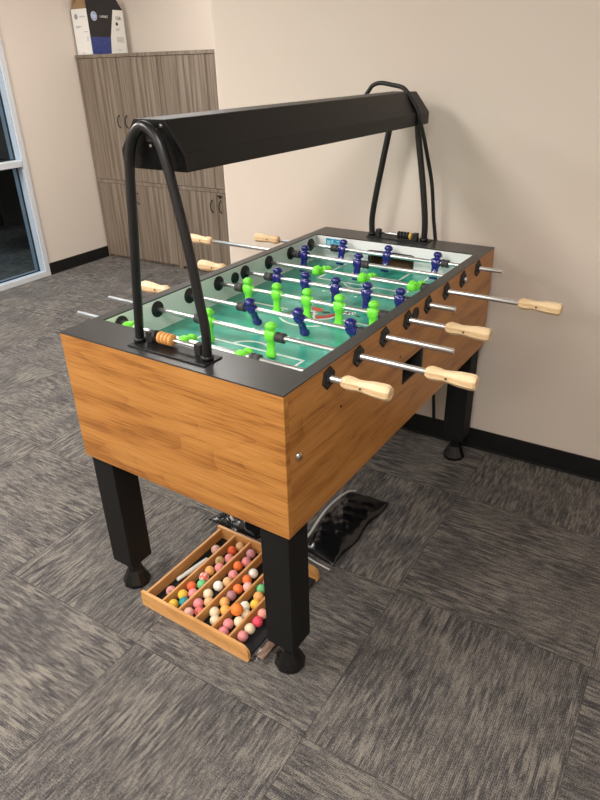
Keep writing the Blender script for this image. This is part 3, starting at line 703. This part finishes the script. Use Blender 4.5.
def ball_mat(key, c):
    if key == 'redspotted':
        m, nt, b = new_mat('ball_spotted'); tc = nt.nodes.new('ShaderNodeTexCoord'); vo = nt.nodes.new('ShaderNodeTexVoronoi'); vo.inputs['Scale'].default_value = 110
        nt.links.new(tc.outputs['Object'], vo.inputs['Vector']); nt.links.new(ramp(nt, vo.outputs['Distance'], [(.30, (.10, .01, .01)), (.36, c)]), b.inputs['Base Color']); b.inputs['Roughness'].default_value = .45; return m
    if key == 'marbled':
        m, nt, b = new_mat('ball_marbled'); tc = nt.nodes.new('ShaderNodeTexCoord')
        nt.links.new(ramp(nt, noise(nt, tc.outputs['Object'], 60, 2), [(.45, (.80, .16, .12)), (.55, (.85, .74, .68))]), b.inputs['Base Color']); return m
    return pm('ball_'+key, c, .55, var=.10, vscale=60, spec=.35)
BM = {k_: ball_mat(k_, v[0]) for k_, v in COLS.items()}
ORD = ['nearest', 'second', 'third', 'fourth', 'fifth', 'sixth', 'seventh', 'eighth', 'ninth', 'tenth', 'eleventh', 'twelfth', 'thirteenth', 'fourteenth']
COMP = ['leftmost', 'second', 'third', 'fourth', 'fifth', 'rightmost']
def ball_mesh(key, r):
    bm = bmesh.new(); bmesh.ops.create_uvsphere(bm, u_segments=24, v_segments=14, radius=r)
    for f in bm.faces: f.smooth = True
    me = bpy.data.meshes.new('foosball'); bm.to_mesh(me); bm.free(); me.materials.append(BM[key])
    return me
byc = {}
for b_ in BALLS:
    ci = max(i for i in range(6) if b_[1] > DV[i]); byc.setdefault(ci, []).append(b_)
meshes = {}
for ci, lst in sorted(byc.items()):
    lst.sort(key=lambda q: q[2])
    for j, (key, x, y, z) in enumerate(lst):
        r = .0202 if key == 'bigorange' else .0173
        if key not in meshes: meshes[key] = ball_mesh(key, r)
        o = bpy.data.objects.new('foosball', meshes[key]); COL.objects.link(o)
        o.location = (x, y, z+.0002); o.rotation_euler = (random.random()*3, random.random()*3, 0)
        nm = COLS[key][1]; nm = nm if 'ball' in nm else nm+' ball'
        where = 'nearest the front rail' if j == 0 else ORD[j]+' from the front rail'
        tag(o, f'{nm} in the {COMP[ci]} tray compartment, {where}', 'ball', 'foosballs in the wooden tray')
        if key in ('tanholed', 'pinkholed'):
            v = Vector((.35, -.62, .70)).normalized()
            o.rotation_euler = (0, 0, 0)
            hm = MB().lathe(v, v*(r*.90), [(0, .0052), (r*.08, .0050)], 14); me = bpy.data.meshes.new('ball_hole'); bmesh.ops.recalc_face_normals(hm.bm, faces=hm.bm.faces); hm.bm.to_mesh(me); hm.bm.free()
            me.materials.append(M['print_black']); h = bpy.data.objects.new('ball_hole', me); COL.objects.link(h); h.parent = o
# white marker lying in the left compartment
a, b_ = Vector((.190, .118, .0185)), Vector((.212, .252, .0185)); d_ = (b_-a)
t = thing('white_marker', tuple(a), 'white cylindrical marker lying in the leftmost tray compartment', 'marker')
build('marker_barrel', MB().lathe(d_, a+d_*.28, [(0, .0078), (.002, .0082), (d_.length*.70, .0082), (d_.length*.72, .007)], 18), M['card_white'], t)
build('marker_cap', MB().lathe(d_, a, [(0, .0055), (.002, .0068), (d_.length*.265, .0075), (d_.length*.28, .0075)], 18), M['white'], t)

# ------------------------------------------------------------------ clutter on the floor
def wr(x, y, s=0): return .5*math.sin(41*x+17*y+s)+.3*math.sin(-23*x+63*y+2.1*s)+.2*math.sin(97*x+71*y+s)
def pillow(A, Bq, C, D, h, nu, nv, seed, rough=.35, edge=.004, floor=.001):
    bm = bmesh.new(); top = []; bot = []
    A, Bq, C, D = map(Vector, (A, Bq, C, D))
    for i in range(nu+1):
        rt, rb = [], []
        for j in range(nv+1):
            u, v = i/nu, j/nv
            p = (A*(1-u)+D*u)*(1-v)+(Bq*(1-u)+C*u)*v
            e = (max(0, 4*u*(1-u))**.5)*(max(0, 4*v*(1-v))**.5)
            w = wr(p.x*1.7, p.y*1.7, seed)
            jit = .006*math.sin(30*p.y+seed) if i in (0, nu) else 0
            z = floor+edge+h*e*(1+rough*w)+abs(w)*.003
            rt.append(bm.verts.new((p.x+jit, p.y, z))); rb.append(bm.verts.new((p.x+jit, p.y, floor)))
        top.append(rt); bot.append(rb)
    for i in range(nu):
        for j in range(nv):
            f = bm.faces.new((top[i][j], top[i+1][j], top[i+1][j+1], top[i][j+1])); f.smooth = True
            bm.faces.new((bot[i][j], bot[i][j+1], bot[i+1][j+1], bot[i+1][j]))
    for i in range(nu):
        bm.faces.new((top[i][0], bot[i][0], bot[i+1][0], top[i+1][0])); bm.faces.new((top[i][nv], top[i+1][nv], bot[i+1][nv], bot[i][nv]))
    for j in range(nv):
        bm.faces.new((top[0][j], top[0][j+1], bot[0][j+1], bot[0][j])); bm.faces.new((top[nu][j], bot[nu][j], bot[nu][j+1], top[nu][j+1]))
    return bm
t = thing('vinyl_bag', (.53, .68, 0), 'black glossy vinyl bag with light grey piping lying flat under the table', 'bag')
build('bag_body', pillow((.435, .50, 0), (.415, .885, 0), (.612, .905, 0), (.608, .475, 0), .034, 26, 44, 1.3, .16), M['vinyl'], t)
def ribbon(pts, w, th):
    P = spline(pts, 6); mb = MB(); rr = []
    for i, p in enumerate(P):
        tt = (P[min(i+1, len(P)-1)]-P[max(i-1, 0)]); tt.z = 0; tt.normalize(); n = Vector((-tt.y, tt.x, 0))
        rr.append([p+n*w/2*math.cos(a)+Vector((0, 0, th/2*math.sin(a))) for a in [k_*2*PI/10 for k_ in range(10)]])
    mb.rings(rr); return mb
build('bag_piping', ribbon([(.466, .505, .038), (.462, .56, .040), (.450, .64, .043), (.444, .72, .044), (.448, .80, .042), (.458, .850, .038), (.475, .878, .030)], .011, .005), pm('grey_piping', (.52, .52, .50), .45), t)
build('bag_hem', ribbon([(.500, .462, .008), (.54, .455, .006), (.575, .452, .006), (.606, .450, .005)], .007, .004), M['card_white'], t)
t = thing('crumpled_bag', (.17, .50, 0), 'small crumpled black and clear plastic bag behind the ball tray', 'plastic bag')
build('bag_film', pillow((.06, .44, 0), (.09, .56, 0), (.30, .55, 0), (.29, .45, 0), .03, 22, 16, 4.2, .5), M['vinyl'], t)
def crumple(cx, cy, rx, ry, h, seed, n=14):
    rnd = random.Random(seed); bm = bmesh.new(); g = []
    for i in range(n+1):
        row = []
        for j in range(n+1):
            u, v = i/n*2-1, j/n*2-1
            row.append(bm.verts.new((cx+u*rx*(1+.12*rnd.uniform(-1, 1)), cy+v*ry*(1+.12*rnd.uniform(-1, 1)), .004+h*(1-abs(u)**2)*(1-abs(v)**2)*rnd.uniform(.4, 1)+.004*rnd.random())))
        g.append(row)
    for i in range(n):
        for j in range(n): bm.faces.new((g[i][j], g[i+1][j], g[i+1][j+1], g[i][j+1]))
    bmesh.ops.solidify(bm, geom=bm.faces[:], thickness=.0006)
    return bm
build('clear_film', crumple(.135, .475, .065, .035, .045, 5), M['clear'], t)
build('white_crumple', crumple(.150, .468, .022, .010, .052, 9, 5), M['card_white'], t)  # small white crumpled piece on the film
t = thing('clear_bag', (.60, .06, 0), 'clear plastic bag with pinkish contents between the tray and the near right leg', 'plastic bag')
build('bag_contents', MB().box(.606, .634, .015, .130, .002, .010, .003), M['tint_plastic'], t)
build('clear_film', crumple(.626, .066, .026, .074, .03, 21, 7), M['clear'], t)

# ------------------------------------------------------------------ camera
cam = bpy.data.cameras.new('camera'); co = bpy.data.objects.new('camera', cam); COL.objects.link(co)
cam.sensor_fit = 'VERTICAL'; cam.sensor_height = 32.0; cam.lens = 633.75/800*32.0; cam.clip_start = .02; cam.clip_end = 60
yaw, pitch, roll = .5945, -.489, -.0282
fw = Vector((-math.sin(yaw)*math.cos(pitch), math.cos(yaw)*math.cos(pitch), math.sin(pitch)))
rt = Vector((math.cos(yaw), math.sin(yaw), 0)); upv = rt.cross(fw)
r2 = rt*math.cos(roll)+upv*math.sin(roll); u2 = upv*math.cos(roll)-rt*math.sin(roll)
mt = Matrix((r2, u2, -fw)).transposed().to_4x4(); mt.translation = Vector((1.4812, -1.0018, 1.5879))
co.matrix_world = mt; S.camera = co
w = bpy.data.worlds.new('world'); S.world = w; w.use_nodes = True
w.node_tree.nodes['Background'].inputs[0].default_value = (.6, .7, .85, 1); w.node_tree.nodes['Background'].inputs[1].default_value = .05
S.view_settings.view_transform = 'Standard'; S.view_settings.look = 'None'; S.view_settings.exposure = 0.12; S.view_settings.gamma = 1.0
S.view_settings.use_curve_mapping = False
for o in list(bpy.data.objects):
    if '_b' in o: del o['_b']
